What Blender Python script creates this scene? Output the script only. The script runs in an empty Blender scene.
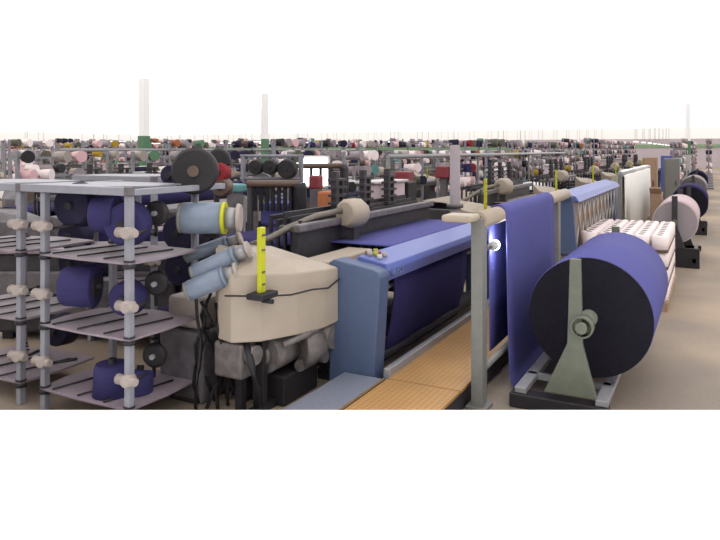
import bpy, bmesh, math, random
from mathutils import Vector, Matrix
PI = math.pi
rnd = random.Random(7)
scene = bpy.context.scene
col = scene.collection
H = 2.2; ANG = math.radians(27.8); CA, SA = math.cos(ANG), math.sin(ANG)
# axes: X runs along the loom width (away to the right of the photo), Y away to the left

# ------------------------------------------------------------------ materials
def lin(c):
    return tuple(((v/255)/12.92 if v/255 <= .04045 else ((v/255+.055)/1.055)**2.4) for v in c)
MATS = {}
def mat(name, rgb, rough=.55, metal=0.0, noise=.12, scale=14.0, stretch=(1,1,1), emit=0, bump=0.0, spec=.4, k=.5):
    if name in MATS: return MATS[name]
    m = bpy.data.materials.new(name); m.use_nodes = True
    nt = m.node_tree; b = nt.nodes['Principled BSDF']
    c = tuple(v*k for v in lin(rgb))
    b.inputs['Roughness'].default_value = rough; b.inputs['Metallic'].default_value = metal
    b.inputs['Specular IOR Level'].default_value = spec
    tc = nt.nodes.new('ShaderNodeTexCoord'); mp = nt.nodes.new('ShaderNodeMapping')
    mp.inputs['Scale'].default_value = stretch
    nz = nt.nodes.new('ShaderNodeTexNoise'); nz.inputs['Scale'].default_value = scale; nz.inputs['Detail'].default_value = 5
    rp = nt.nodes.new('ShaderNodeValToRGB')
    rp.color_ramp.elements[0].position = .3; rp.color_ramp.elements[1].position = .72
    rp.color_ramp.elements[0].color = tuple(v*(1-noise) for v in c)+(1,)
    rp.color_ramp.elements[1].color = tuple(min(1, v*(1+noise)) for v in c)+(1,)
    nt.links.new(tc.outputs['Object'], mp.inputs['Vector']); nt.links.new(mp.outputs[0], nz.inputs['Vector'])
    nt.links.new(nz.outputs['Fac'], rp.inputs['Fac']); nt.links.new(rp.outputs['Color'], b.inputs['Base Color'])
    if bump:
        bp = nt.nodes.new('ShaderNodeBump'); bp.inputs['Strength'].default_value = bump
        nt.links.new(nz.outputs['Fac'], bp.inputs['Height']); nt.links.new(bp.outputs[0], b.inputs['Normal'])
    if emit:
        b.inputs['Emission Color'].default_value = c+(1,); b.inputs['Emission Strength'].default_value = emit
    MATS[name] = m
    return m
def tread(name, c1, c2, scale):
    m = bpy.data.materials.new(name); m.use_nodes = True; nt = m.node_tree; b = nt.nodes['Principled BSDF']
    tc = nt.nodes.new('ShaderNodeTexCoord'); mp = nt.nodes.new('ShaderNodeMapping'); mp.inputs['Rotation'].default_value = (0, 0, PI/4)
    ck = nt.nodes.new('ShaderNodeTexChecker'); ck.inputs['Scale'].default_value = scale
    ck.inputs['Color1'].default_value = lin(c1)+(1,); ck.inputs['Color2'].default_value = lin(c2)+(1,)
    nz = nt.nodes.new('ShaderNodeTexNoise'); nz.inputs['Scale'].default_value = 3
    mx = nt.nodes.new('ShaderNodeMixRGB'); mx.blend_type = 'MULTIPLY'; mx.inputs['Fac'].default_value = .35
    nt.links.new(tc.outputs['Object'], mp.inputs['Vector']); nt.links.new(mp.outputs[0], ck.inputs['Vector'])
    nt.links.new(tc.outputs['Object'], nz.inputs['Vector'])
    nt.links.new(ck.outputs['Color'], mx.inputs['Color1']); nt.links.new(nz.outputs['Fac'], mx.inputs['Color2'])
    nt.links.new(mx.outputs['Color'], b.inputs['Base Color']); b.inputs['Roughness'].default_value = .5
    MATS[name] = m
    return m
M = dict(
 blue=mat('blue enamel', (108,122,196), .4, k=.6, noise=.06),
 bluepanel=mat('grey blue enamel', (100,118,156), .45, noise=.06),
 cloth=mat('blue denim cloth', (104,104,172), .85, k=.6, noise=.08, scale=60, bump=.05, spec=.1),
 cloth2=mat('shade darkened indigo cloth', (66,60,112), .85, noise=.1, scale=60, spec=.1),  # dark denim back; shade under the breast beam is put into the colour
 ccream=mat('cream cloth', (208,194,180), .8, noise=.06, scale=40, spec=.1),
 cgrey=mat('grey woven cloth', (170,160,165), .85, k=.75, noise=.06, scale=40, spec=.1),
 cpink=mat('ecru cloth', (222,200,206), .8, k=.7, noise=.06, scale=30, spec=.1),
 csilver=mat('silver grey cloth', (236,236,234), .6, k=.95, noise=.08, scale=3, stretch=(12,12,.4), spec=.3),
 disc=mat('dark roll end', (40,38,48), .9, k=.6, noise=.15, scale=30, spec=.1),
 beige=mat('beige painted casing', (216,200,182), .5, k=.47, noise=.05, scale=5),
 beigedk=mat('sand painted casing', (214,196,176), .5, noise=.05, scale=5),
 post=mat('grey green painted steel', (154,154,150), .5, noise=.08),
 stand=mat('olive grey painted steel', (132,138,122), .5, noise=.1),
 steel=mat('bright steel', (205,205,210), .35, .4, noise=.08),
 cast=mat('grey cast iron', (150,142,140), .55, .2, noise=.3, scale=12, bump=.3),
 alu=mat('brushed aluminium', (196,196,200), .4, .25, noise=.08),
 aluplate=mat('pale blue aluminium tread', (160,166,184), .45, .2, noise=.2, scale=60, bump=.3),
 shelf=mat('lavender grey shelf', (176,160,172), .45, noise=.08, scale=6),
 frame=mat('lavender grey rail', (176,176,188), .45, noise=.06),
 dark=mat('dark machine metal', (74,70,76), .5, .1, noise=.25, scale=10),
 darker=mat('black rubber', (44,40,46), .6, noise=.2),
 mid=mat('mid grey machine metal', (134,128,134), .5, .15, noise=.25, scale=10),
 olive=mat('olive machine metal', (112,110,92), .5, .1, noise=.25, scale=10),
 yarnblue=mat('indigo yarn', (70,65,118), .8, noise=.14, scale=8, stretch=(1,1,30), spec=.15),
 yarnwhite=mat('white yarn', (236,222,222), .8, k=.95, noise=.07, scale=8, stretch=(1,1,30), spec=.15),
 yarnpink=mat('pink yarn', (214,176,180), .8, k=.95, noise=.07, scale=8, stretch=(1,1,30), spec=.15),
 yarnred=mat('red yarn', (176,62,72), .8, noise=.1, spec=.15),
 yarnorange=mat('orange yarn', (222,140,96), .8, noise=.1, spec=.15),
 yarngold=mat('yellow yarn', (226,188,70), .8, noise=.1, spec=.15),
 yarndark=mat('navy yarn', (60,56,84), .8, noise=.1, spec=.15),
 knob=mat('pale plastic clamp', (206,192,184), .5, noise=.08),
 feeder=mat('grey blue plastic', (150,164,186), .35, noise=.06),
 yellow=mat('yellow plastic', (235,235,40), .45, noise=.04),
 olivey=mat('olive yellow plastic', (196,200,70), .45, noise=.04),
 sheen=mat('dull brass', (150,120,80), .5, noise=.1),
 green=mat('pale green paint', (112,164,124), .5, noise=.06, scale=3),
 greenlt=mat('light green paint', (168,206,160), .5, noise=.06, scale=3),
 white=mat('white paint', (246,246,246), .7, k=1, noise=.01, scale=2, spec=.2),
 wallp=mat('lilac grey wall paint', (200,188,196), .8, noise=.05, scale=.5, k=.8),
 deck=mat('white painted deck', (250,250,250), .8, k=1, noise=.005, scale=2, spec=.1),
 whitep=mat('white plastic', (236,232,232), .5, noise=.03),
 hose=mat('grey rubber hose', (150,140,130), .6, noise=.1),
 card=mat('tan cardboard', (206,172,142), .8, noise=.08),
 teal=mat('teal paint', (110,176,178), .5, noise=.05),
 red=mat('red paint', (170,70,80), .5, noise=.05),
 brown=mat('brown painted bar', (120,98,84), .5, noise=.1),
 lampw=mat('lit white diffuser', (255,252,250), .5, k=1, noise=0, emit=3.0),
 bulb=mat('lit glare lens', (235,240,255), .3, k=1, noise=0, emit=14.0),
 ceil=mat('white ceiling added glow', (255,255,255), .6, k=1, noise=0, emit=1.3),  # ceiling's glow is added to light the hall and keep it white
)
M['tread'] = tread('ochre perforated tread', (180,138,84), (158,118,68), 30)
M['text'] = mat('pale blue lettering', (150,168,220), .5, noise=.02)

def floor_mat():
    m = bpy.data.materials.new('tan concrete floor'); m.use_nodes = True; nt = m.node_tree; b = nt.nodes['Principled BSDF']
    tc = nt.nodes.new('ShaderNodeTexCoord')
    n1 = nt.nodes.new('ShaderNodeTexNoise'); n1.inputs['Scale'].default_value = .35; n1.inputs['Detail'].default_value = 3
    n2 = nt.nodes.new('ShaderNodeTexNoise'); n2.inputs['Scale'].default_value = 22; n2.inputs['Detail'].default_value = 8
    r1 = nt.nodes.new('ShaderNodeValToRGB'); r1.color_ramp.elements[0].position = .42; r1.color_ramp.elements[1].position = .6
    r1.color_ramp.elements[0].color = lin((126,114,102))+(1,); r1.color_ramp.elements[1].color = lin((160,141,120))+(1,)  # broad darker patches stand in for shadow and gloss on the concrete
    r2 = nt.nodes.new('ShaderNodeValToRGB'); r2.color_ramp.elements[0].color = (.72,.72,.72,1); r2.color_ramp.elements[1].color = (1.1,1.1,1.1,1)
    mx = nt.nodes.new('ShaderNodeMixRGB'); mx.blend_type = 'MULTIPLY'; mx.inputs['Fac'].default_value = .8
    nt.links.new(tc.outputs['Object'], n1.inputs['Vector']); nt.links.new(tc.outputs['Object'], n2.inputs['Vector'])
    nt.links.new(n1.outputs['Fac'], r1.inputs['Fac']); nt.links.new(n2.outputs['Fac'], r2.inputs['Fac'])
    nt.links.new(r1.outputs['Color'], mx.inputs['Color1']); nt.links.new(r2.outputs['Color'], mx.inputs['Color2'])
    nt.links.new(mx.outputs['Color'], b.inputs['Base Color']); b.inputs['Roughness'].default_value = .65
    return m
M['floor'] = floor_mat()

# ------------------------------------------------------------------ mesh builder
class MB:
    def __init__(s): s.bm = bmesh.new()
    def box(s, x0, x1, y0, y1, z0, z1, bev=0, rot=None, piv=None):
        t = bmesh.new(); bmesh.ops.create_cube(t, size=1)
        for v in t.verts: v.co = Vector((x0+(v.co.x+.5)*(x1-x0), y0+(v.co.y+.5)*(y1-y0), z0+(v.co.z+.5)*(z1-z0)))
        if bev: bmesh.ops.bevel(t, geom=t.edges[:], offset=bev, segments=2, profile=.5, affect='EDGES')
        if rot is not None:
            p = Vector(piv) if piv else Vector(((x0+x1)/2, (y0+y1)/2, (z0+z1)/2))
            for v in t.verts: v.co = p + rot @ (v.co-p)
        s._add(t); return s
    def _add(s, t, smooth=False):
        me = bpy.data.meshes.new('tmp'); 
        if smooth:
            for f in t.faces: f.smooth = True
        t.to_mesh(me); t.free(); s.bm.from_mesh(me); bpy.data.meshes.remove(me)
    def lathe(s, p, q, prof, n=24, close=True):
        # prof: (t along axis 0..1, radius)
        p = Vector(p); q = Vector(q); ax = (q-p); L = ax.length; ax.normalize()
        up = Vector((0,0,1)) if abs(ax.z) < .9 else Vector((1,0,0))
        a = ax.cross(up).normalized(); b = ax.cross(a)
        t = bmesh.new(); rings = []
        for (u, r) in prof:
            rings.append([t.verts.new(p+ax*(u*L)+(a*math.cos(2*PI*k/n)+b*math.sin(2*PI*k/n))*max(r, 1e-4)) for k in range(n)])
        for i in range(len(rings)-1):
            for k in range(n):
                f = t.faces.new((rings[i][k], rings[i][(k+1)%n], rings[i+1][(k+1)%n], rings[i+1][k])); 
                f.smooth = abs(prof[i][0]-prof[i+1][0]) > 1e-6
        if close:
            t.faces.new(rings[0][::-1]); t.faces.new(rings[-1])
        bmesh.ops.recalc_face_normals(t, faces=t.faces[:])
        s._add(t); return s
    def cyl(s, p, q, r, r2=None, n=20):
        r2 = r if r2 is None else r2
        return s.lathe(p, q, [(0, r), (1, r2)], n)
    def tube(s, pts, r, n=8):
        pts = [Vector(p) for p in pts]; t = bmesh.new(); rings = []
        for i, p in enumerate(pts):
            d = (pts[min(i+1, len(pts)-1)]-pts[max(i-1, 0)]).normalized()
            up = Vector((0,0,1)) if abs(d.z) < .95 else Vector((1,0,0))
            a = d.cross(up).normalized(); b = d.cross(a)
            rings.append([t.verts.new(p+(a*math.cos(2*PI*k/n)+b*math.sin(2*PI*k/n))*r) for k in range(n)])
        for i in range(len(rings)-1):
            for k in range(n): t.faces.new((rings[i][k], rings[i][(k+1)%n], rings[i+1][(k+1)%n], rings[i+1][k])).smooth = True
        t.faces.new(rings[0][::-1]); t.faces.new(rings[-1])
        bmesh.ops.recalc_face_normals(t, faces=t.faces[:])
        s._add(t); return s
    def prism(s, poly, axis, a, b, bev=0):
        # poly of 2-tuples in the plane normal to axis ('x': (y,z), 'y': (x,z), 'z': (x,y))
        def mk(u, v, w):
            return {'x': (w, u, v), 'y': (u, w, v), 'z': (u, v, w)}[axis]
        t = bmesh.new(); A = [t.verts.new(mk(u, v, a)) for u, v in poly]; B = [t.verts.new(mk(u, v, b)) for u, v in poly]
        n = len(poly); t.faces.new(A); t.faces.new(B[::-1])
        for i in range(n): t.faces.new((A[i], A[(i+1)%n], B[(i+1)%n], B[i]))
        bmesh.ops.recalc_face_normals(t, faces=t.faces[:])
        if bev: bmesh.ops.bevel(t, geom=t.edges[:], offset=bev, segments=2, profile=.5, affect='EDGES')
        s._add(t); return s
    def sheet(s, pts, x0, x1, th=.012, wav=0, nx=12):
        # a cloth following the (y,z) path, from x0 to x1
        t = bmesh.new(); n = len(pts); P = [Vector((0, y, z)) for y, z in pts]; g = []
        for side in (0, 1):
            rows = []
            for i in range(n):
                d = (P[min(i+1, n-1)]-P[max(i-1, 0)]).normalized(); nn = Vector((0, -d.z, d.y))
                rows.append([])
                for k in range(nx+1):
                    o = P[i]+nn*(side*th + wav*math.sin(k*1.3+i*.7)*math.sin(i/(n-1)*PI))
                    rows[-1].append(t.verts.new((x0+(x1-x0)*k/nx, o.y, o.z)))
            g.append(rows)
        for sd in (0, 1):
            for i in range(n-1):
                for k in range(nx): t.faces.new((g[sd][i][k], g[sd][i][k+1], g[sd][i+1][k+1], g[sd][i+1][k])).smooth = True
        for i in range(n-1):
            for k in (0, nx): t.faces.new((g[0][i][k], g[0][i+1][k], g[1][i+1][k], g[1][i][k]))
        for k in range(nx):
            for i in (0, n-1): t.faces.new((g[0][i][k], g[0][i][k+1], g[1][i][k+1], g[1][i][k]))
        bmesh.ops.recalc_face_normals(t, faces=t.faces[:])
        s._add(t); return s
    def sph(s, c, r, sc=(1,1,1), n=16):
        t = bmesh.new(); bmesh.ops.create_uvsphere(t, u_segments=n, v_segments=n//2+2, radius=r)
        for v in t.verts: v.co = Vector((v.co.x*sc[0]+c[0], v.co.y*sc[1]+c[1], v.co.z*sc[2]+c[2]))
        s._add(t, True); return s
    def build(s, name, m, parent=None):
        me = bpy.data.meshes.new(name); s.bm.to_mesh(me); s.bm.free(); me.materials.append(m)
        o = bpy.data.objects.new(name, me); col.objects.link(o)
        if parent: o.parent = parent
        return o
def tag(o, label=None, cat=None, group=None, kind=None):
    if label: o['label'] = label
    if cat: o['category'] = cat
    if group: o['group'] = group
    if kind: o['kind'] = kind
    return o
def empty(name, loc, rz=0):
    o = bpy.data.objects.new(name, None); col.objects.link(o); o.location = loc; o.rotation_euler = (0, 0, rz); o.empty_display_size = .2
    return o
def kids(root): return [o for o in KID.get(root.name, [])]
def copy_tree(o, parent=None, skip=()):
    c = o.copy(); col.objects.link(c); c.parent = parent
    for ch in list(o.children):
        if ch.name.split('.')[0] in skip: continue
        copy_tree(ch, c, skip)
    return c
def recolour(o, m):
    if o.type != 'MESH': return
    o.material_slots[0].link = 'OBJECT'; o.material_slots[0].material = m

# ------------------------------------------------------------------ setting
def W(d, l): return (d*CA+l*SA, d*SA-l*CA)      # camera depth and side offset to world
def rect_poly(pts): return pts
fl = MB().box(-16, 92, -14, 92, -.12, 0).build('floor', M['floor']); tag(fl, kind='structure')
dk = MB()
e0 = 5.115
dk.prism([W(e0, -7), W(e0, 9), W(-1.0, 9), W(-1.0, -7)], 'z', 0.0, .2)
dk = dk.build('floor_deck', M['deck']); tag(dk, kind='structure')
cl = MB().box(-16, 92, -14, 92, 5.0, 5.1).build('ceiling', M['ceil']); tag(cl, kind='structure')
wf = MB().box(92, 92.2, -14, 92, 3.6, 5.1).build('wall_far_upper', M['white']); tag(wf, kind='structure')
wf = MB().box(92, 92.2, -14, 92, -.12, 3.6).build('wall_far', M['wallp']); tag(wf, kind='structure')
wl = MB().box(-4, 92, 92, 92.2, 3.6, 5.1).build('wall_left_upper', M['white']); tag(wl, kind='structure')
wl = MB().box(-4, 92, 92, 92.2, -.12, 3.6).build('wall_left', M['wallp']); tag(wl, kind='structure')
wr = MB().box(-4, 92, -14.2, -14, -.12, 5.1).build('wall_right', M['white']); tag(wr, kind='structure')
tr = MB().box(91.9, 92, -14, 92, 2.5, 2.9).build('trim_1', M['greenlt']); tag(tr, kind='structure')
tr = MB().box(-4, 91.9, 91.9, 92, 2.5, 2.9).build('trim_2', M['greenlt']); tag(tr, kind='structure')

def at(px, depth):
    return W(depth, (px-360)/665*depth)
COLS = []
def column(px, depth, w, lab):
    x, y = at(px, depth); COLS.append((x, y))
    r = empty('column', (x, y, 0))
    MB().box(-w/2, w/2, -w/2, w/2, 0, 2.75, .02).build('painted_base', M['green'], r)
    MB().box(-w/2+.02, w/2-.02, -w/2+.02, w/2-.02, 2.75, 5.0).build('shaft', M['white'], r)
    tag(r, lab, 'column')
column(144, 26, .34, 'pale green column base left, beyond the rack of indigo yarn')
column(265, 33, .3, 'narrow green column base behind the central machines, left of the lit panel')
column(688, 40, .3, 'green column base beside the far end of the right-hand aisle')

# ------------------------------------------------------------------ loom prototype (origin: front left floor corner)
def make_loom():
    r = empty('weaving_loom', (5.27, 2.6, 0))
    # end panels
    prof = [(.05, 0), (.01, .6), (-.02, 1.07), (0, 1.115), (.06, 1.14), (.45, 1.2), (.5, 1.17), (.5, 0)]
    MB().prism(prof, 'x', 0, .2, .012).build('end_panel', M['bluepanel'], r)
    MB().prism(prof, 'x', 3.85, 4.02, .012).build('end_panel', M['bluepanel'], r)
    # breast beam
    bb = MB().prism([(.03, .99), (-.01, 1.1), (.01, 1.16), (.3, 1.215), (.33, 1.17), (.33, 1.0)], 'x', .2, 3.85, .01).build('breast_beam', M['blue'], r)
    for i, (a, b) in enumerate(((.30, .13), (.36, .2), (.43, .14), (.38, .28), (.46, .25), (.31, .24))):
        MB().cyl((a, b, 1.15+b*.19), (a, b, 1.2+b*.19), .024).build('push_button', M[('whitep', 'olivey', 'knob')[i % 3]], bb)
    MB().cyl((.345, .27, 1.2), (.345, .27, 1.245), .032).build('push_button', M['sheen'], bb)
    MB().cyl((.42, .2, 1.18), (.42, .2, 1.235), .026).build('push_button', M['red'], bb)
    # lettering on the face
    t = MB()
    x = .3
    for ch in 'ULTTS':
        z0, z1, y0, y1 = 1.045, 1.105, -.012, .02
        w = .03
        seg = {'S': [(0,1,1,1),(0,1,.5,.5),(0,1,0,0),(0,0,.5,1),(1,1,0,.5)], 'U': [(0,0,0,1),(1,1,0,1),(0,1,0,0)], 'L': [(0,0,0,1),(0,1,0,0)],
               'T': [(0,1,1,1),(.5,.5,0,1)], 'E': [(0,0,0,1),(0,1,0,0),(0,1,.5,.5),(0,1,1,1)], 'X': []}[ch]
        for a, b, c, d in seg:
            t.box(x+a*w-.004, x+b*w+.004, y0, y1, z0+c*.06-.004, z0+d*.06+.004)
        x += .048
    t.build('lettering', M['text'], bb)
    # cloth
    MB().sheet([(.31, 1.2), (.4, 1.2), (.65, 1.2), (1.04, 1.2)], .95, 3.6, .012).build('cloth_bed', M['cloth'], r)
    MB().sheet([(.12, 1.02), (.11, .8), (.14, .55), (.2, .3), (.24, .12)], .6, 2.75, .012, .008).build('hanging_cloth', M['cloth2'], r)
    MB().cyl((.2, .2, .86), (3.85, .2, .86), .02).build('cross_rod', M['steel'], r)
    MB().cyl((.2, .3, .2), (3.85, .3, .2), .09).build('lower_roller', M['dark'], r)
    # frame and feet
    for x0 in (.24, 3.65):
        MB().box(x0, x0+.14, .5, 2.3, .1, 1.1, .02).build('side_frame', M['dark'], r)
        MB().box(x0-.03, x0+.17, .45, .75, 0, .1).build('foot', M['darker'], r)
        MB().box(x0-.03, x0+.17, 2.05, 2.35, 0, .1).build('foot', M['darker'], r)
    MB().box(.3, 3.7, .62, .78, .1, .36, .02).build('cross_beam', M['dark'], r)
    # reed bar and harness
    MB().box(.25, 3.85, .98, 1.06, 1.38, 1.46, .015).build('reed_bar', M['mid'], r)
    MB().box(.3, 3.8, 1.04, 1.1, 1.1, 1.38).build('reed', M['dark'], r)
    h = MB()
    for j in range(5):
        y = 1.14+j*.09; z = 1.42+(j%3)*.04
        h.box(.5, 3.6, y, y+.03, z, z+.05); h.box(.5, 3.6, y, y+.03, .7, .75)
        for x in (.5, 1.25, 2.1, 2.9, 3.57): h.box(x, x+.03, y, y+.03, .7, z)
    h.build('heddle_frames', M['dark'], r)
    for x in (1.35, 2.05, 2.75):
        u = MB()
        u.box(x, x+.07, 1.2, 1.27, 1.4, 1.95); u.box(x+.15, x+.19, 1.2, 1.25, 1.4, 1.85)
        for q in range(5): u.box(x-.03, x+.22, 1.18, 1.29, 1.48+q*.09, 1.51+q*.09)
        u.build('upright', M['dark'], r)
    MB().box(.4, 3.7, 1.14, 1.34, 1.36, 1.42, .01).build('top_bar', M['olive'], r)
    # back: warp sheet and beam
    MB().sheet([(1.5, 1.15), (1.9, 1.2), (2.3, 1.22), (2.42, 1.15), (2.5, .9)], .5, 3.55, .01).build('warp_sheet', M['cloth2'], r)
    MB().cyl((.38, 2.2, .52), (3.65, 2.2, .52), .36, n=32).build('warp_beam', M['yarnblue'], r)
    for x in (.39, 3.58): MB().cyl((x, 2.2, .52), (x+.05, 2.2, .52), .46, n=36).build('beam_flange', M['mid'], r)
    MB().box(2.95, 3.8, 1.42, 1.75, 1.16, 1.73, .02).build('control_cabinet', M['cpink'], r)
    MB().box(2.9, 3.84, 1.38, 1.8, 1.73, 1.765, .01).build('cabinet_lid', M['whitep'], r)
    MB().box(3.86, 4.2, 1.4, 1.75, 1.1, 1.72, .02).build('motor_box', M['darker'], r)
    # small rounded beige cover at the left of the shed, with hose
    s = MB()
    s.lathe((1.08, .94, 1.5), (1.38, .88, 1.5), [(0, .04), (0, .13), (.15, .165), (.75, .165), (1, .12), (1, .02)], 10)
    s.build('shed_cover', M['beige'], r)
    MB().tube([(.05, 1.45, 1.25), (.2, 1.3, 1.32), (.45, 1.2, 1.42), (.75, 1.1, 1.5), (1.12, .98, 1.54)], .032, 10).build('air_hose', M['hose'], r)
    MB().box(1.15, 1.27, .86, .98, 1.1, 1.38).build('cover_bracket', M['dark'], r)
    # beige drive housing (left end)
    hs = MB(); t = bmesh.new()
    out = [(-.93, 1.02), (-.96, .86), (-.82, .68), (-.5, .52), (-.2, .43), (0, .40)]
    bk = [(0, 1.15), (-.3, 1.2), (-.75, 1.2)]
    lowz = [.63, .62, .62, .62, .62, .64]
    crz = [1.22, 1.19, 1.17, 1.15, 1.14, 1.13]
    ring0 = [(x, y, z) for (x, y), z in zip(out, lowz)] + [(x, y, .66) for x, y in bk]
    ring1 = [(x, y, z) for (x, y), z in zip(out, crz)] + [(0, 1.15, 1.28), (-.3, 1.2, 1.33), (-.75, 1.2, 1.36)]
    cx, cy = -.42, .85
    tops = [1.32, 1.32, 1.31, 1.25, 1.2, 1.19, 1.28, 1.3, 1.36]
    ring2 = []
    for i, (x, y, z) in enumerate(ring1):
        k = .72 if i < 6 else .85
        ring2.append((cx+(x-cx)*k + (.2 if i < 2 else .1 if i < 3 else 0), cy+(y-cy)*k+.06, tops[i]))
    R = [[t.verts.new(c) for c in rr] for rr in (ring0, ring1, ring2)]
    n = len(ring0)
    for a in (0, 1):
        for i in range(n): t.faces.new((R[a][i], R[a][(i+1)%n], R[a+1][(i+1)%n], R[a+1][i]))
    t.faces.new(R[0][::-1]); t.faces.new(R[2])
    bmesh.ops.recalc_face_normals(t, faces=t.faces[:])
    bmesh.ops.bevel(t, geom=t.edges[:], offset=.012, segments=2, profile=.5, affect='EDGES')
    hs._add(t); hs.build('drive_housing', M['beige'], r)
    MB().box(.0, .94, .52, .82, 1.06, 1.17, .02).build('side_cover', M['beige'], r)
    # signal light
    sg = MB().box(-.885, -.815, .62, .66, 1.04, 1.57, .006).build('signal_light', M['yellow'], r)
    for z in (1.5, 1.38, 1.2, 1.1): MB().box(-.87, -.83, .612, .62, z, z+.014).build('marking', M['olive'], sg)
    q = MB().box(-.95, -.72, .56, .72, .99, 1.04, .01)
    q.cyl((-.83, .54, .97), (-.83, .64, .97), .02)
    q.build('lamp_bracket', M['darker'], r)
    MB().tube([(-1.02, .88, 1.02), (-.84, .6, 1.01), (-.62, .5, .99), (-.4, .43, 1.0), (-.2, .39, .98), (-.02, .38, 1.03)], .008, 6).build('cable', M['darker'], r)
    # gearing below the housing
    g = MB()
    g.cyl((-.62, .8, .45), (-.1, .8, .45), .17, n=24); g.cyl((-.62, .8, .45), (-.68, .8, .45), .1)
    g.box(-.6, -.02, .72, 1.1, .3, .66, .03)
    g.lathe((-.3, .62, .46), (-.12, .5, .46), [(0, .18), (.4, .17), (1, .11)], 20)
    g.sph((-.02-.1, .62, .5), .13, (1, .9, 1)); g.cyl((-.35, .6, .3), (-.02, .6, .3), .05)
    for k in range(7):
        a = 2*PI*k/7; g.cyl((-.14+.09*math.cos(a)*.7, .49, .46+.09*math.sin(a)), (-.16+.09*math.cos(a)*.7, .55, .46+.09*math.sin(a)), .016, n=8)
    g.box(-.9, -.62, .8, 1.1, .3, .6, .03); g.cyl((-.8, .72, .5), (-.8, .82, .5), .08)
    g.lathe((.0, .62, .5), (.0, .44, .5), [(0, .17), (.3, .17), (.5, .13), (1, .12)], 18); g.cyl((-.05, .5, .34), (-.05, .62, .34), .08)
    g.tube([(-.6, .6, .55), (-.4, .5, .6), (-.15, .48, .62)], .03, 8)
    g.build('gearbox', M['cast'], r)
    p = MB()
    for x, y in ((-.84, .85), (-.72, .72), (-.62, .98)):
        p.box(x, x+.07, y, y+.07, 0, .64, .008)
    p.box(-.9, -.5, .7, .78, .0, .06)
    p.tube([(-.84, .8, .6), (-.9, .7, .45), (-.86, .68, .25), (-.8, .72, .05)], .03, 8)
    p.build('support_leg', M['darker'], r)
    MB().box(-.55, .0, .62, 1.2, .0, .26, .02).build('oil_sump', M['darker'], r)
    tag(r, 'blue-fronted denim loom with large beige drive housing, nearest to the ochre walkway', 'loom')
    return r
loom = make_loom()

SMALL = ('lower_roller', 'cross_rod', 'foot', 'cross_beam', 'push_button', 'lettering', 'cover_bracket', 'cable', 'gearbox', 'support_leg', 'oil_sump', 'air_hose', 'lamp_bracket', 'marking', 'reed', 'cloth_bed', 'side_cover')
FARSKIP = SMALL + ('shed_cover', 'motor_box', 'side_frame', 'warp_sheet', 'beam_flange', 'hanging_cloth')

# first row of looms, continuing away to the right
for i, cm, lab in ((1, 'ccream', 'second loom in the front row, directly beyond the nearest denim loom'),
                   (2, 'csilver', 'third loom in the front row, behind the blue open-grid guard'),
                   (3, 'cgrey', 'fourth loom in the front row, beside the silver cloth'),
                   (4, 'ccream', 'fifth loom in the front row, far along the aisle'),
                   (5, 'cgrey', 'sixth loom in the front row, a small shape at the far end of the aisle'),
                   (6, 'ccream', 'seventh and last loom in the front row, smallest of them')):
    c = copy_tree(loom, skip=SMALL if i > 1 else ('push_button', 'lettering')); c.location = (5.77+5.6*i, 2.6, 0); tag(c, lab)
    for ch in c.children:
        b = ch.name.split('.')[0]
        if b in ('hanging_cloth', 'warp_sheet', 'cloth_bed'): recolour(ch, M[cm])
        if b == 'signal_light': recolour(ch, M['yellow']); ch.scale = (1, 1, 1.1)
        if b == 'breast_beam' and i in (1, 3): recolour(ch, M['mid'])
# rows behind
clothpick = ['ccream', 'cloth2', 'cgrey', 'cpink', 'cgrey', 'csilver']
housepick = ['beige', 'whitep', 'cpink', 'mid', 'beige']
rows = [8.4, 12.0, 15.8, 19.6, 23.6, 27.8, 32.4, 37.2, 42.5, 48]
for ri, Y in enumerate(rows):
    xmin = Y/1.50; xmax = 60
    x = xmin - .5 + rnd.random()*1.0
    while x < xmax:
        d = x*CA+Y*SA
        if d > 60: break
        if any(abs(x+1.3+1.5-cx_) < 3.2 and abs(Y+1.2-cy_) < 1.8 for cx_, cy_ in COLS): x += 1.5; continue
        c = copy_tree(loom, skip=SMALL if d < 22 else FARSKIP)
        c.location = (x+1.3, Y, 0)
        if ri == 0: lab, gp = 'grey loom in the second row, behind the denim loom and yarn racks', 'looms of the second row'
        elif ri < 3: lab, gp = 'half-hidden grey loom in the middle rows of the weaving hall', 'looms of the middle rows'
        else: lab, gp = 'distant loom seen as a small cluttered shape near the far end of the hall', 'looms of the far rows'
        tag(c, lab, 'loom', gp)
        cm = M[rnd.choice(clothpick)]; hm = M[rnd.choice(housepick)]; bm_ = M[rnd.choice(['mid', 'bluepanel', 'post', 'beigedk', 'shelf'])]
        um = M[rnd.choice(['dark', 'mid', 'olive', 'shelf', 'post'])]
        for ch in c.children:
            b = ch.name.split('.')[0]
            if b in ('hanging_cloth', 'warp_sheet', 'warp_beam'): recolour(ch, cm)
            elif b == 'drive_housing': recolour(ch, hm)
            elif b in ('end_panel', 'breast_beam'): recolour(ch, bm_)
            elif b in ('upright', 'heddle_frames', 'top_bar'): recolour(ch, um)
            elif b == 'signal_light': recolour(ch, M[rnd.choice(['olivey', 'whitep', 'olive', 'post'])])
        x += 5.6 + (rnd.random()-.5)*.5

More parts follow.
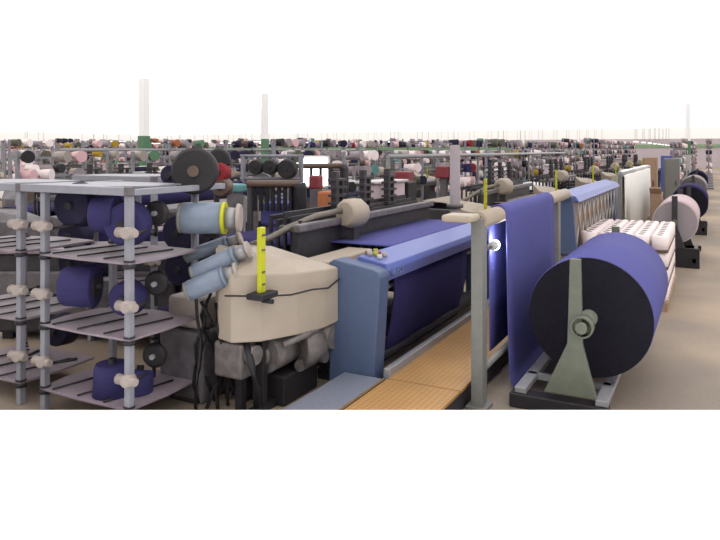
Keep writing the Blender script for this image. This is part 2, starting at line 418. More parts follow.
# ------------------------------------------------------------------ walkway
def dx_(y): return (5.125-y*SA)/CA       # where the white deck begins
w = empty('walkway', (0, 0, 0))
MB().prism([(dx_(1.84), 1.84), (5.26, 1.84), (5.26, 2.5), (dx_(2.5), 2.5)], 'z', .17, .2, .004).build('tread_board', M['tread'], w)
MB().box(5.275, 8.85, 1.84, 2.5, .17, .2, .004).build('tread_board', M['tread'], w)
q = MB().box(5.0, 8.85, 1.86, 1.9, 0, .17).box(5.0, 8.85, 2.44, 2.48, 0, .17)
for x in (5.26, 6.6, 8.0): q.box(x, x+.04, 1.9, 2.44, .05, .17)
q.build('support_frame', M['dark'], w)
MB().box(5.3, 8.85, 2.5, 2.56, .15, .27, .008).build('silver_rail', M['steel'], w)
tag(w, 'ochre perforated walkway with silver edge rail in front of the denim loom', 'walkway')
w = empty('step_plate', (0, 0, 0))
MB().prism([(dx_(2.54), 2.54), (5.24, 2.54), (5.24, 2.92), (dx_(2.92), 2.92)], 'z', .165, .2, .006).build('plate', M['aluplate'], w)
MB().prism([(dx_(2.51), 2.51), (5.24, 2.51), (5.24, 2.535), (dx_(2.535), 2.535)], 'z', .165, .204).build('edge_strip', M['sheen'], w)
q = MB()
for x in (4.75, 5.15): q.box(x, x+.05, 2.56, 2.9, 0, .165)
q.build('bracket', M['dark'], w)
tag(w, 'pale blue-grey metal step plate beside the blue end panel of the loom', 'step')

# ------------------------------------------------------------------ cloth take-up stand
s = empty('cloth_stand', (5.5, 1.75, 0))
MB().box(-.07, .07, -.05, .05, 0, 1.62, .008).build('post', M['post'], s)
MB().box(3.1, 3.24, -.05, .05, 0, 1.62, .008).build('post', M['post'], s)
q = MB().box(-.1, .1, -.09, .09, 0, .03).box(3.07, 3.27, -.09, .09, 0, .03); q.build('foot_plate', M['post'], s)
MB().cyl((-.02, -.0, 1.60), (3.8, 0, 1.60), .075, n=24).build('roller', M['beigedk'], s)
MB().box(-.28, -.02, -.02, .24, 1.6, 1.66, .02).build('end_casting', M['beigedk'], s)
MB().cyl((0, 0, .3), (3.2, 0, .3), .03).build('lower_bar', M['post'], s)
tag(s, 'tall grey steel cloth stand with pale top roller beside the walkway', 'stand')
# cloth over the top roller
pth = [(1.83+.0, .32), (1.832, .8), (1.836, 1.3), (1.836, 1.6)]
for k in range(0, 9):
    a = PI*k/8; pth.append((1.75+.087*math.cos(a), 1.605+.087*math.sin(a)))
pth += [(1.662, 1.5), (1.658, 1.1), (1.65, .7), (1.64, .35), (1.63, .12), (1.61, .04), (1.58, .02)]
c = MB().sheet(pth, 6.06, 8.15, .01, .004, 10).build('cloth_sheet', M['cloth']); tag(c, 'royal blue denim sheet hanging from the roller beside the big roll', 'cloth')
l = empty('added_glare_lamp', (5.46, 1.75, 1.3))  # added lamp and point light stand in for the glare beside the sheet
MB().tube([(0, 0, 0), (.2, -.01, .02), (.42, 0, .03)], .012).build('arm', M['dark'], l)
MB().cyl((.38, 0, .03), (.47, 0, .03), .03, .045).build('lamp_shade', M['whitep'], l)
MB().sph((.5, 0, .03), .05).build('bulb', M['bulb'], l)
tag(l, 'small added lamp imitating the glare between grey post and hanging blue sheet', 'lamp')
pl = bpy.data.lights.new('added_glare_light', 'POINT'); pl.energy = 9; pl.shadow_soft_size = .04; pl.color = (.85, .9, 1)
po = bpy.data.objects.new('added_glare_light', pl); col.objects.link(po); po.parent = l; po.location = (.58, -.0, .03)

# ------------------------------------------------------------------ big batch roll and its stand
RX, RY, RZ, RR = 6.02, .93, .75, .52
r = empty('cloth_roll', (RX, RY, 0))
MB().lathe((0, 0, RZ), (2.0, 0, RZ), [(0, .08), (0, RR-.01), (.006, RR), (.994, RR), (1, RR-.01), (1, .08)], 96).build('wound_cloth', M['cloth'], r)
q = MB()
q.lathe((-.012, 0, RZ), (.004, 0, RZ), [(0, .07), (0, RR-.006), (1, RR-.003), (1, .07)], 72).build('dark_end', M['disc'], r)
MB().cyl((-.32, 0, RZ), (2.32, 0, RZ), .072, n=28).build('core_tube', M['stand'], r)
MB().cyl((-.42, 0, RZ), (-.3, 0, RZ), .045, n=24).build('shaft_end', M['stand'], r)
tag(r, 'huge wound roll of blue denim with black end face, in the foreground right', 'cloth roll')
b = empty('roll_stand', (5.72, .74, 0))
MB().box(-.06, .1, 0, .80, 0, .12, .01).build('base_bar', M['darker'], b)
MB().box(2.58, 2.74, -.06, .82, 0, .12, .01).build('base_bar', M['darker'], b)
for y in (0, .66):
    MB().box(-.03, 2.7, y, y+.1, .12, .17, .006).build('side_rail', M['alu'], b)
for x in (-.03, 2.6):
    q = MB().prism([(.09, .17), (.51, .17), (.32, .6), (.30, 1.3), (.215, 1.3), (.20, .6)][::1], 'x', x, x+.05, .004)
    q.lathe((x-.03, .2, .75), (x+.06, .2, .75), [(0, .075), (0, .09), (1, .09), (1, .075), (0, .075)], 24, False)
    q.build('bracket', M['stand'], b)
tag(b, 'low steel stand with tapered upright brackets carrying the big denim roll', 'stand')
b.location = (5.70, .73, 0)
t = empty('core_tube', (5.98, .98, .0))
MB().cyl((0, 0, .24), (.9, 0, .24), .07, n=24).build('tube', M['yarnpink'], t)
MB().box(.1, .16, -.22, .5, .12, .17).build('cradle', M['alu'], t)
tag(t, 'pink cardboard core lying between the rails under the big roll', 'tube')

# ------------------------------------------------------------------ blue open guard beyond
g = empty('guard_frame', (9.3, 1.6, 0))
MB().prism([(0, .78), (.25, .78), (.25, 1.62), (.05, 1.56)], 'x', 0, .1, .01).build('end_panel', M['bluepanel'], g)
MB().prism([(0, .78), (.25, .78), (.25, 1.62), (.05, 1.56)], 'x', 4.4, 4.7, .01).build('end_panel', M['bluepanel'], g)
MB().prism([(-.03, 1.49), (.25, 1.54), (.27, 1.62), (.02, 1.57)], 'x', .05, 4.6, .01).build('top_cover', M['blue'], g)
MB().box(.05, 4.6, 0, .25, .72, .8, .01).build('bottom_tray', M['shelf'], g)
q = MB()
for i in range(10):
    x = .45+i*.42
    for sg in (-1, 1):
        q.tube([(x-sg*.21, .04+.012*sg, .8), (x+sg*.21, .04+.012*sg, 1.47)], .014, 5)
q.build('lattice', M['whitep'], g)
MB().box(.3, 4.3, .18, .2, .8, 1.48).build('back_panel', M['card'], g)
for x in (.02, 4.5): MB().box(x, x+.1, .05, .2, 0, .75).build('leg', M['post'], g)
tag(g, 'blue lattice-fronted guard frame standing behind the hanging denim sheet', 'guard')
p = MB().box(14.5, 14.62, 1.7, 1.8, 0, 1.68, .01).build('steel_post', M['ccream']); tag(p, 'slim cream post at the right end of the blue guard frame', 'post')

# white-clothed stand further along
s = empty('cloth_stand', (15.4, 1.75, 0))
for x in (0, 7.5): MB().box(x-.07, x+.07, -.05, .05, 0, 1.68, .01).build('post', M['post'], s)
MB().cyl((-.05, 0, 1.66), (7.6, 0, 1.66), .07).build('roller', M['alu'], s)
tag(s, 'distant cloth stand draped with silver-grey fabric behind the white yarn pallet', 'stand')
c = MB().sheet([(1.84, .5), (1.84, 1.6), (1.8, 1.735), (1.72, 1.735), (1.66, 1.6), (1.64, .2)], 15.6, 22.6, .012, .006, 14).build('cloth_sheet', M['csilver']); tag(c, 'silver-white fabric sheet hanging from the distant stand', 'cloth')

# ------------------------------------------------------------------ pallet of white yarn packages
PX, PY = 9.95, .52
pal = empty('pallet', (PX, PY, 0))
q = MB()
for y in (0, .52, 1.06): q.box(-.03, 2.25, y, y+.1, 0, .1)
q.build('stringer', M['card'], pal)
MB().box(-.03, 2.25, -.02, 1.18, .1, .125).build('top_boards', M['card'], pal)
tag(pal, 'low wooden pallet underneath the stacked white yarn packages', 'pallet')
def package_mesh(R0, R1, L):
    return [(0, R0-.01), (.03, R0), (.95, R1), (1, R1-.012)]
yp = empty('yarn_package', (0, 0, 0))
MB().lathe((0, 0, 0), (0, 0, .2), [(0, .094), (.05, .108), (.93, .108), (1, .09)], 18).build('yarn', M['yarnwhite'], yp)
MB().lathe((0, 0, .2), (0, 0, .206), [(0, .04), (1, .04)], 14).build('tube_end', M['olive'], yp)
first = True
for L in range(4):
    z = .127+L*.232
    for i in range(9):
        for j in range(5):
            if L < 3 and i > 0 and j > 0: continue
            o = yp if first else copy_tree(yp); first = False
            o.location = (PX+.12+i*.238, PY+.1+j*.235, z)
            if L < 3: tag(o, 'white yarn package in the lower layers of the pallet stack', 'yarn package', 'white yarn packages, lower layers')
            else: tag(o, 'white yarn package on the top layer of the pallet stack', 'yarn package', 'white yarn packages, top layer')
    if L < 3:
        sep = MB().box(PX-.02, PX+2.2, PY-.01, PY+1.16, z+.21, z+.228).build('separator_sheet', M['brown']); tag(sep, 'thin brown card sheet between layers of white yarn packages, number %s from the floor' % ('one', 'two', 'three')[L], 'sheet')
        sep['label'] = ('lowest', 'middle', 'topmost')[L]+' thin brown card sheet between layers of white yarn packages'

# ------------------------------------------------------------------ more batch rolls along the aisle
def roll(x, y, z, R, L, m, endm, lab, slab):
    r = empty('cloth_roll', (x, y, 0))
    MB().lathe((0, 0, z), (L, 0, z), [(0, .06), (0, R), (1, R), (1, .06)], 48).build('wound_cloth', m, r)
    MB().cyl((-.01, 0, z), (.004, 0, z), R-.02, n=40).build('end_face', endm, r)
    MB().cyl((-.2, 0, z), (L+.2, 0, z), .06).build('core_tube', M['stand'], r)
    tag(r, lab, 'cloth roll')
    s = empty('roll_stand', (x, y, 0))
    for xx in (-.16, L+.1):
        q = MB().prism([(-.3, 0), (.3, 0), (.05, z-.1), (.05, z+.5), (-.05, z+.5), (-.05, z-.1)], 'x', xx, xx+.05)
        q.build('bracket', M['dark'], s)
    for yy in (-.36, .3): MB().box(-.2, L+.2, yy, yy+.06, .1, .18).build('side_rail', M['post'], s)
    for xx in (-.2, L+.1):
        MB().box(xx, xx+.12, -.42, .42, 0, .36 if xx < 0 else .1).build('base_bar', M['darker'], s)
    tag(s, slab, 'stand')
roll(14.0, .60, .83, .40, 2.2, M['cpink'], M['cgrey'], 'pale pink-white cloth roll on a dark stand beyond the yarn pallet', 'dark stand holding the pale pink-white cloth roll')
roll(19.5, .5, .80, .45, 2.2, M['cloth2'], M['disc'], 'dark navy cloth roll far down the aisle behind the pale roll', 'dark stand holding the navy roll far down the aisle')
roll(26.5, .55, .80, .45, 2.2, M['cgrey'], M['mid'], 'small grey cloth roll near the end of the aisle', 'stand holding the small grey roll near the end of the aisle')

roll(33.5, .55, .80, .45, 2.2, M['cloth2'], M['disc'], 'tiny dark cloth roll, farthest of the dark rolls along the aisle', 'stand of the tiny farthest dark roll along the aisle')
# tall tan cartons / cabinets along the row
for x, y, h, wd, m, nm, lab, cat in ((24.5, 1.6, 1.95, .45, 'card', 'storage_cabinet', 'tall tan cabinet rising behind the pale cloth roll', 'cabinet'),
    (25.5, .95, 1.9, .5, 'post', 'storage_cabinet', 'grey upright cabinet between the silver sheet and the tan cabinet', 'cabinet'),
    (33, 1.3, 1.95, .7, 'blue', 'storage_cabinet', 'small blue cabinet far down the aisle at right', 'cabinet'),
    (38, .9, 1.95, .7, 'whitep', 'storage_cabinet', 'white cabinet at the far right end of the aisle', 'cabinet'),
    (16, .95, 1.26, .24, 'card', 'carton', 'open tan carton behind the pallet of white yarn', 'box')):
    c = empty(nm, (x, y, 0))
    MB().box(0, .5, 0, wd, 0, h, .02).build('body', M[m], c)
    if cat == 'cabinet':
        MB().box(-.02, 0, .04, wd-.04, .12, h-.06, .004).build('door', M[m], c)
        MB().box(-.05, -.02, .1, .13, h*.5, h*.6).build('handle', M['dark'], c)
    else:
        MB().box(-.18, .0, 0, wd, h-.02, h, 0, Matrix.Rotation(.7, 3, 'Y'), (0, 0, h)).build('flap', M[m], c)
    tag(c, lab, cat)

# ------------------------------------------------------------------ near yarn creel at left
CX, CY = 3.73, 3.99
def make_creel():
    r = empty('yarn_creel', (CX, CY, 0))
    P = [(0, 0), (0, .985), (.72, .985)]
    for x, y in P:
        MB().box(x-.028, x+.028, y-.028, y+.028, 0, 1.845, .006).build('post', M['frame'], r)
    MB().box(-.04, .76, -.04, 1.2, 1.845, 1.9, .008)
    q = MB()
    q.box(-.045, .0, -.045, 1.25, 1.845, 1.91, .006).box(.70, .76, -.045, 1.25, 1.845, 1.89, .006)
    q.box(-.045, 1.1, -.045, .02, 1.845, 1.895, .006).box(-.045, .76, .96, 1.02, 1.845, 1.895)
    q.build('top_frame', M['frame'], r)
    MB().prism([(0, .35), (0, 1.2), (.4, 1.2), (.7, .8), (.7, .1), (.3, .03)], 'z', 1.895, 1.908).build('top_tray', M['frame'], r)
    MB().box(-.05, .01, -.05, .01, 1.846, 1.915, .006).build('corner_cap', M['mid'], r)
    for z in (1.33, .74, .2):
        pts = [(-.03, -.03), (.35, -.05), (.76, -.02), (.78, .5), (.6, 1.02), (.25, 1.05), (-.03, 1.0), (-.05, .5)]
        sh = MB().prism(pts, 'z', z-.02, z, .003).build('shelf', M['shelf'], r)
        q = MB()
        for k in range(3): q.tube([(-.03, .25+k*.3, z+.012), (.6, .12+k*.3, z+.012)], .008, 6)
        q.build('guide_rod', M['darker'], sh)
        for x, y in P:
            q = MB().cyl((x, y, z-.05), (x, y, z-.02), .05, n=12).cyl((x, y, z), (x, y, z+.012), .045, n=12); q.build('collar', M['darker'], r)
    for (x, y) in P[:2]:
        for z in (1.56, .99, .42):
            q = MB(); q.lathe((x-.075, y-.03, z), (x+.05, y+.02, z), [(0, .035), (.15, .05), (.7, .052), (1, .035)], 12)
            q.cyl((x-.03, y-.1, z), (x-.03, y+.09, z), .032, .042, n=10)
            q.build('clamp', M['knob'], r)
            MB().tube([(x, y, z-.03), (x+.16, y-.02 if y < .5 else y-.2, z)], .014, 6).build('spindle', M['darker'], r)
    tag(r, 'open creel rack of grey posts and lavender shelves holding indigo yarn, foreground left', 'rack')
    return r
creel = make_creel()
def spool(x, y, z, ax, R, L, lab, group, m='yarnblue'):
    o = empty('yarn_package', (x, y, z))
    a = Vector(ax).normalized()
    p = -a*L/2; q = a*L/2
    MB().lathe(p, q, [(0, .04), (0, R*.92), (.04, R), (.9, R*.9), (1, R*.82), (1, .04)], 36).build('yarn', M[m], o)
    b = MB(); b.lathe(p-a*.012, p+a*.01, [(0, .0), (0, R*.55), (1, R*.6), (1, 0)], 24); b.cyl(p-a*.05, q+a*.04, .03, n=14)
    b.build('core', M['darker'], o)
    tag(o, lab, 'yarn package', group)
    return o
def wy(px, py, depth):
    x, y = at(px, depth); return x, y, H-(py-150)*depth/665
def spl(px, py, depth, ax, R, L, lab, m='yarnblue'):
    return spool(*wy(px, py, depth), ax, R, L, lab, None, m)
AXF = (-CA, -SA, 0); AXL = (SA*.95, -CA*.95, -.05)
spl(127, 224, 5.42, (-1, -.35, 0), .185, .16, 'large indigo yarn package facing front behind the near creel post, top shelf')
spl(106, 214, 5.5, (-.45, .9, .0), .165, .2, 'indigo yarn package lying sideways on the top shelf, left of the front-facing one')
spl(76, 205, 5.75, (-.9, -.2, 0), .2, .14, 'dark yarn package at the left of the top shelf', 'yarndark')
spl(80, 286, 5.55, (-.5, .9, 0), .18, .27, 'indigo yarn package on its side on the middle shelf of the near creel')
spl(127, 298, 5.5, (-1, -.3, 0), .15, .14, 'indigo yarn package partly behind the pale clamp, middle shelf')
spl(112, 379, 5.45, (0, 0, 1), .155, .26, 'upright indigo yarn package on the lowest shelf of the near creel')
spl(138, 384, 5.52, (.3, .1, 1), .13, .22, 'squat indigo yarn package right of the near post, lowest shelf')
for n_, (px, py, lab) in enumerate(((157, 213, 'black tension wheel at the top right of the near creel'), (157, 283, 'black tension wheel at the middle right of the near creel'),
                   (155, 355, 'black tension wheel low at the right of the near creel'))):
    x, y, z = wy(px, py, 5.6)
    o = empty('tension_wheel', (x, y, z)); a = Vector((-.93, -.35, 0))
    MB().lathe(-a*.03, a*.04, [(0, .02), (0, .09), (.3, .105), (.6, .105), (1, .08), (1, .02)], 24).build('wheel', M['darker'], o)
    MB().cyl(a*.03, a*.07, .022).build('hub', M['alu'], o)
    MB().tube([(0, 0, 0), (.02, .03, -.1), (.03, .04, -.2)], .015, 6).build('arm', M['darker'], o)
    tag(o, lab, 'wheel')
# second creel further left, and one behind
c = copy_tree(creel); c.location = (CX, CY+1.3, 0); tag(c, 'creel rack at the extreme left edge, only its posts and shelf ends showing')
c = copy_tree(creel); c.location = (5.35, 5.35, 0); tag(c, 'second creel rack standing just behind the near one, shelves half hidden')
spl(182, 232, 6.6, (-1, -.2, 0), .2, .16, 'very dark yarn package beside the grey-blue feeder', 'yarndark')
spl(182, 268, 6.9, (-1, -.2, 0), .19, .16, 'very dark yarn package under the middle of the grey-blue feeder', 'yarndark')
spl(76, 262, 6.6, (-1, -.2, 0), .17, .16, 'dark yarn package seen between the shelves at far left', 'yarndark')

# warp beam with violet yarn behind the creels
wb = empty('warp_beam', (7.2, 7.0, 0))
MB().cyl((-1.6, 0, 1.55), (2.4, 0, 1.55), .14, n=28).build('wound_yarn', M['yarnblue'], wb)
q = MB()
for x in (-1.6, 2.4): q.cyl((x-.03, 0, 1.55), (x+.03, 0, 1.55), .24, n=28)
q.build('flange', M['mid'], wb)
for x in (-1.3, 2.1): MB().box(x, x+.08, -.06, .06, 0, 1.42).build('leg', M['mid'], wb)
tag(wb, 'long violet-blue yarn beam lying across behind the top of the near creel', 'yarn beam')

# ------------------------------------------------------------------ weft feeders
def feeder(px, py, depth, ax, R, L, lab, stripe=True):
    o = empty('weft_feeder', wy(px, py, depth)); a = Vector(ax).normalized()
    MB().lathe(-a*L*.5, a*L*.2, [(0, .03), (0, R*.85), (.06, R), (1, R)], 28).build('drum', M['feeder'], o)
    MB().lathe(-a*L*.56, -a*L*.48, [(0, R*.6), (.3, R*.95), (1, R*.95)], 24).build('end_cap', M['post'], o)
    MB().lathe(a*L*.2, a*L*.26, [(0, R*1.03), (1, R*1.03)], 28).build('yellow_ring', M['yellow' if stripe else 'feeder'], o)
    MB().lathe(a*L*.26, a*L*.46, [(0, R*.7), (.8, R*.65), (1, R*.5)], 24).build('spool_body', M['alu'], o)
    MB().lathe(a*L*.46, a*L*.52, [(0, R*.95), (1, R*.85)], 24).build('guide_ring', M['knob'], o)
    tag(o, lab, 'weft feeder')
    return o
feeder(211, 218, 5.75, (SA, -CA, 0), .135, .5, 'grey-blue weft feeder drum with yellow ring, upper one left of the beige housing')
feeder(222, 262, 5.6, (SA*.85, -CA*.85, .4), .085, .5, 'slanted grey-blue weft feeder, upper of the pair touching the beige housing', False)
feeder(213, 281, 5.5, (SA*.85, -CA*.85, .35), .085, .44, 'slanted grey-blue weft feeder, lower of the pair touching the beige housing', False)
feeder(214, 247, 5.95, (SA*.85, -CA*.85, .3), .06, .5, 'thin striped feeder tube just above the slanted pair', False)
fs = empty('feeder_stand', (*at(195, 5.95), 0))
MB().cyl((0, 0, 0), (0, 0, 2.0), .034, n=14).build('post', M['frame'], fs)
q = MB(); rr = Matrix.Rotation(ANG-PI/2, 3, 'Z')
for z, L in ((1.6, .34), (1.22, .3), (1.05, .25)):
    v = rr @ Vector((L, 0, 0)); q.tube([(0, 0, z), (v.x*.6, v.y*.6, z), (v.x, v.y, z-.02)], .018, 6)
q.build('arm', M['dark'], fs)
MB().box(-.15, .15, -.15, .15, 0, .04, .01).build('base', M['dark'], fs)
tag(fs, 'grey upright pole carrying the weft feeders and black disc', 'stand')
a = Vector(AXF)
o = empty('spool_disc', wy(195, 171, 5.85))
MB().lathe(-a*.05, a*.05, [(0, .03), (0, .18), (.2, .205), (.8, .205), (1, .18), (1, .03)], 36).build('disc', M['darker'], o)
MB().cyl(a*.05, a*.07, .05).build('hub', M['brown'], o)
tag(o, 'black round spool disc on top of the grey feeder pole', 'disc')
o = empty('spool_disc', wy(219, 160, 6.8))
MB().lathe(-a*.05, a*.05, [(0, .03), (0, .1), (.2, .12), (.8, .12), (1, .1), (1, .03)], 24).build('disc', M['darker'], o)
MB().tube([(0, 0, 0), (0, .03, -.3), (0, .05, -1.9)], .03, 8).build('stem', M['dark'], o)
tag(o, 'smaller black spool head right of the big black disc', 'disc')
for px, py, dz, m, lab in ((172, 175, 6.1, 'yarndark', 'navy yarn package left of the black spool disc'), (220, 172, 6.75, 'yarnred', 'dull red yarn package under the small spool head'),
                           (222, 187, 6.75, 'brown', 'brownish yarn package hanging below the dull red one')):
    spl(px, py, dz, (-1, -.3, 0), .1, .12, lab, m)

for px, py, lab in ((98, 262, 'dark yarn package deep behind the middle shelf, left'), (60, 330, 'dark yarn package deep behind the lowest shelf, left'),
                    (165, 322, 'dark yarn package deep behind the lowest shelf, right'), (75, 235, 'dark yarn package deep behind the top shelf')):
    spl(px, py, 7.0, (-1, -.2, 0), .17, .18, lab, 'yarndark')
x, y = at(110, 7.9)
mc = empty('winding_machine', (x, y, 0)); mc.rotation_euler.z = ANG-PI/2
MB().box(-1.3, .9, -.2, .35, .08, 1.0, .04).build('body', M['dark'], mc)
MB().box(-1.25, .85, -.26, -.2, .3, .8, .02).build('front_panel', M['mid'], mc)
MB().box(-1.3, .9, -.25, .4, 1.0, 1.06, .01).build('top_plate', M['shelf'], mc)
for xx in (-1.2, .7): MB().box(xx, xx+.12, -.15, .3, 0, .08).build('foot', M['darker'], mc)
tag(mc, 'long dark low machine behind the two yarn creels', 'machine')
# cables hanging below the feeders
hc = MB()
for k in range(9):
    x, y = at(196+k*5, 5.6+.07*(k%4)); zz = .95-.04*(k%3)
    pts = [(x, y, zz)]
    for j in range(1, 6):
        pts.append((x+.07*math.sin(j*1.2+k), y+.07*math.cos(j*.9+k*2), zz-j*(zz-.02)/5))
    hc.tube(pts, .016, 6)
hc = hc.build('hanging_cables', M['darker']); tag(hc, 'tangle of black cables hanging down left of the beige housing', 'cables')
# grey equipment box in the tangle
x, y = at(196, 5.95)
bx = empty('pump_unit', (x, y, 0))
MB().box(-.15, .35, -.2, .3, 0, .62, .03).build('body', M['mid'], bx)
MB().box(-.1, .3, -.15, .25, .62, .9, .04).build('cover', M['knob'], bx)
tag(bx, 'grey pump cabinet behind the tangled cables left of the beige housing', 'machine')

# ------------------------------------------------------------------ yarn guide arch etc behind the housing
def arch(px0, px1, ztop, depth, m, lab):
    x0, y0 = at(px0, depth); x1, y1 = at(px1, depth)
    o = empty('guide_arch', (x0, y0, 0)); dx, dy = x1-x0, y1-y0
    MB().tube([(0, 0, 0), (0, 0, ztop)], .04, 8).build('leg', m, o)
    MB().tube([(dx, dy, 0), (dx, dy, ztop-.05), (dx*.98, dy*.98, ztop)], .09, 8).build('leg', m, o)
    MB().tube([(-.06*dx, -.06*dy, ztop), (dx, dy, ztop)], .05, 8).build('crossbar', M['brown'], o)
    q = MB()
    for k in range(7):
        f = .1+.12*k; q.box(dx*f-.02, dx*f+.02, dy*f-.02, dy*f+.02, ztop-.35, ztop-.05)
    q.build('guides', m, o)
    tag(o, lab, 'frame')
arch(250, 300, 1.76, 8.6, M['darker'], 'black arch with brown crossbar behind the beige drive housing')
arch(266, 344, 1.9, 12.5, M['dark'], 'dark thin arch further back, framing the lit white panel')
for i, (px, py, dz) in enumerate(((256, 167, 11), (270, 167, 11), (287, 169, 11))):
    spl(px, py, dz, (-1, -.3, 0), .13+.04*(i == 2), .15, ('leftmost', 'middle', 'rightmost')[i]+' of three black round spools on the grey rack above the arch', 'darker')
rk = empty('spool_rack', (*at(270, 11.15), 0))
q = MB(); v = rr @ Vector((1, 0, 0))
for t_ in (-.45, .52): q.box(v.x*t_-.03, v.x*t_+.03, v.y*t_-.03, v.y*t_+.03, 0, 2.12)
q.build('post', M['frame'], rk)
q = MB().tube([v*-.5+Vector((0, 0, 2.1)), v*.55+Vector((0, 0, 2.1))], .03, 6).tube([v*-.5+Vector((0, 0, 1.72)), v*.55+Vector((0, 0, 1.72))], .03, 6)
q.build('rail', M['frame'], rk)
tag(rk, 'grey two-rail rack holding three black round spools', 'rack')
# lit inspection panel
x, y = at(312, 13)
lp = empty('light_panel', (x, y, 0)); lp.rotation_euler.z = ANG-PI/2
MB().box(-.3, .3, -.03, .03, 1.5, 2.05, .01).build('diffuser', M['lampw'], lp)
MB().box(-.34, .34, .03, .07, 1.46, 2.09).build('housing', M['whitep'], lp)
for xx in (-.3, .26): MB().box(xx, xx+.04, .03, .07, 0, 1.5).build('leg', M['frame'], lp)
tag(lp, 'brightly lit white inspection panel behind the dark arch', 'lamp')
for px, py, dz, w_, h_, m, nm, lab, cat in ((282, 213, 8.9, .42, .3, 'cloth', 'cloth_bundle', 'small blue cloth bundle beneath the black arch', 'cloth'),
     (316, 182, 12, .2, .24, 'red', 'storage_box', 'red box below the lit white panel', 'box'),
     (331, 200, 9.8, .3, .26, 'yarnorange', 'storage_box', 'orange box left of the round beige cover', 'box'),
     (235, 188, 9.5, .25, .12, 'teal', 'storage_box', 'teal tray above the grey-blue feeder', 'tray'),
     (404, 178, 15, .35, .3, 'red', 'storage_box', 'crimson box among the looms behind the reed bar', 'box'),
     (444, 172, 17, .35, .3, 'red', 'storage_box', 'crimson box left of the tall pale post', 'box')):
    x, y = at(px, dz); z = H-(py-150)*dz/665
    o = empty(nm, (x, y, 0))
    MB().box(-w_/2, w_/2, -w_/2, w_/2, z-h_/2, z+h_/2, .03).build('body', M[m], o)
    MB().box(-.08, .08, -.08, .08, 0, z-h_/2).build('pedestal', M['mid'], o)
    tag(o, lab, cat)

# ------------------------------------------------------------------ package racks in the rows behind
def make_rack(levels, name='package_rack'):
    r = empty(name, (0, 0, 0))
    for x, y in ((0, 0), (1.5, 0)):
        MB().box(x-.03, x+.03, y-.03, y+.03, 0, levels[-1]+.12).build('post', M['frame'], r)
    for z in levels: MB().box(-.03, 1.53, -.02, .02, z-.02, z+.02).build('rail', M['frame'], r)
    MB().box(-.1, 1.6, -.25, .25, .0, .08).build('base', M['mid'], r)
    return r
LV = [1.0, 1.35, 1.7, 2.05]
racks = {4: make_rack(LV), 5: make_rack(LV+[2.4]), 6: make_rack(LV+[2.4, 2.7])}
used = set()
pk = MB().lathe((0, -.14, 0), (0, .14, 0), [(0, .03), (0, .12), (1, .10), (1, .03)], 14).build('yarn_package', M['yarnwhite'])
cols = ['yarnwhite']*7+['yarnpink']*5+['cgrey']*4+['shelf']*3+['knob']*3+['yarndark']*4+['darker']*3+['olive']*2+['brown', 'brown', 'yarnred', 'yarnorange', 'yarngold', 'yarnblue', 'teal', 'green']
names = {'yarnwhite': 'white', 'yarnpink': 'pale pink', 'yarndark': 'navy', 'yarnred': 'red', 'yarnorange': 'orange', 'yarngold': 'yellow', 'yarnblue': 'indigo', 'knob': 'beige', 'teal': 'teal', 'green': 'green', 'darker': 'black', 'cgrey': 'grey', 'shelf': 'lilac', 'olive': 'olive', 'brown': 'brown'}
firstp = True; cnt = 0
spots = []
for Y in (7.2, 11.2, 15.0, 18.8, 22.8, 27.0, 31.4, 36.2, 41.3, 47, 54):
    x = Y/1.49
    while x*CA+Y*SA < 66:
        spots.append((x*CA+Y*SA, x+rnd.random()*.5, Y+rnd.random()*.3-.1)); x += 2.7
for Y in (5.8,):
    x = 16
    while x < 60: spots.append((x*CA+Y*SA, x, Y)); x += 2.9
for Y in (1.3, .1):
    x = 29 if Y > 1 else 42
    while x < 70: spots.append((x*CA+Y*SA, x, Y)); x += 2.9
spots = [s_ for s_ in spots if s_[0] > 10.5 and all(math.hypot(s_[1]+.7-a_, s_[2]-b_) > 1.2 for a_, b_ in COLS)]
spots.sort()
far = bmesh.new(); farm = []
tmpl = pk.data
for d, x, Y in spots:
    n = 4 if d < 19 else 5 if d < 34 else 6
    o = racks[n] if n not in used else copy_tree(racks[n]); used.add(n)
    o.location = (x, Y, 0)
    tag(o, 'thin grey package rack between the looms of the rows behind', 'rack', 'package racks between loom rows')
    lv = (LV+[2.4, 2.7])[:n]
    for z in lv:
        for k in range(4):
            if rnd.random() < .22: continue
            m = rnd.choice(cols); lx, ly, lz, ra = x+.18+k*.38, Y-.02, z+.02, rnd.random()-.5
            if cnt < 290:
                p = pk if firstp else pk.copy()
                if not firstp: col.objects.link(p)
                firstp = False; cnt += 1
                p.location = (lx, ly, lz); p.rotation_euler = (0, 0, ra); recolour(p, M[m])
                tag(p, '%s yarn package on a rack among the rows of looms behind' % names[m], 'yarn package', '%s packages on the distant racks' % names[m])
            else:
                if m not in farm: farm.append(m)
                t = bmesh.new(); bmesh.ops.create_cone(t, cap_ends=True, segments=8, radius1=.13, radius2=.11, depth=.26)
                mx = Matrix.Translation((lx, ly, lz)) @ Matrix.Rotation(ra, 4, 'Z') @ Matrix.Rotation(PI/2, 4, 'X')
                for f in t.faces: f.material_index = farm.index(m)
                bmesh.ops.transform(t, matrix=mx, verts=t.verts[:])
                me = bpy.data.meshes.new('tmp'); t.to_mesh(me); t.free(); far.from_mesh(me); bpy.data.meshes.remove(me)
me = bpy.data.meshes.new('far_yarn_packages'); far.to_mesh(me); far.free()
for m in farm: me.materials.append(M[m])
o = bpy.data.objects.new('far_yarn_packages', me); col.objects.link(o)
tag(o, 'countless tiny many-coloured yarn packages on the racks at the far end of the hall', 'yarn packages', None, 'stuff')
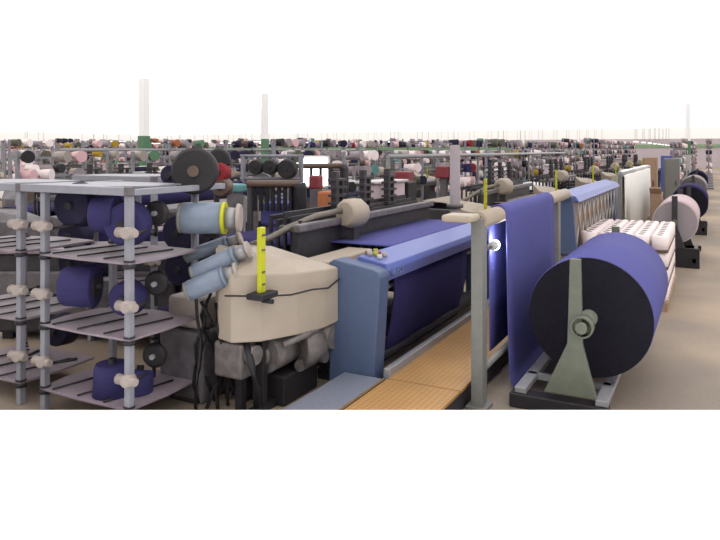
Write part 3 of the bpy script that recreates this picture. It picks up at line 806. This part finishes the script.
# overhead cleaner rail
def rail(Y, x0, x1, z, lab):
    o = empty('overhead_rail', (x0, Y, 0))
    MB().tube([(0, 0, z), (x1-x0, 0, z)], .045, 8).build('rail', M['alu'], o)
    n = int((x1-x0)/5.6)
    for k in range(n+1):
        MB().tube([(k*5.6, 0, 0), (k*5.6, 0, z)], .035, 8).build('post', M['post'], o)
    tag(o, lab, 'rail')
rail(5.5, 11.6, 29, 2.07, 'pale overhead tube on posts running behind the front row of looms')
rail(15.4, 12, 46, 2.2, 'distant overhead tube on posts crossing the middle of the hall')
p = empty('steel_post', (*at(455, 10.4), 0))
MB().cyl((0, 0, 0), (0, 0, 2.28), .08, n=16).build('shaft', M['cgrey'], p)
MB().cyl((0, 0, 1.3), (0, 0, 1.36), .13, n=16).build('collar', M['mid'], p)
tag(p, 'stout pale grey vertical tube rising behind the right end of the denim loom', 'post')
# hanging fluorescent lamps far down the hall
fl_ = empty('fluorescent_lamp', (0, 0, 0))
MB().box(-.7, .7, -.09, .09, .02, .08).build('housing', M['whitep'], fl_)
MB().box(-.66, .66, -.06, .06, -.01, .02).build('tube', M['lampw'], fl_)
q = MB().cyl((-.5, 0, .08), (-.5, 0, 2.35), .01, n=6).cyl((.5, 0, .08), (.5, 0, 2.35), .01, n=6); q.build('cord', M['whitep'], fl_)
ff = True
for Y in (3.5, 9.5, 15.5, 21.5, 27.5, 33.5, 40):
    for k in range(12):
        x = 20+k*4.5; d = x*CA+Y*SA; l = x*SA-Y*CA; px = 360+665*l/d
        if d < 33 or d > 66 or px < 20 or px > 706: continue
        o = fl_ if ff else copy_tree(fl_); ff = False
        o.location = (x, Y, 2.64); tag(o, 'hanging fluorescent lamp in the long rows toward the far wall', 'lamp', 'fluorescent lamps far down the hall')
# green girder across far hall
gd = MB().box(30, 30.3, 8, 26, 2.2, 2.34).build('trim_3', M['greenlt']); tag(gd, kind='structure')

# ------------------------------------------------------------------ light
wd = bpy.data.worlds.new('World'); scene.world = wd; wd.use_nodes = True
wd.node_tree.nodes['Background'].inputs['Color'].default_value = (.93, .92, 1, 1)
wd.node_tree.nodes['Background'].inputs['Strength'].default_value = .22

# ------------------------------------------------------------------ camera
cam = bpy.data.cameras.new('Camera'); co = bpy.data.objects.new('Camera', cam); col.objects.link(co)
co.location = (0, 0, H); co.rotation_euler = (PI/2, 0, ANG-PI/2)
cam.sensor_width = 36; cam.lens = 665/720*36; cam.shift_y = -(270-150)/720; cam.clip_end = 300
scene.camera = co
scene.view_settings.view_transform = 'Standard'; scene.view_settings.look = 'None'
scene.view_settings.exposure = 0; scene.view_settings.gamma = 1; scene.view_settings.use_curve_mapping = False
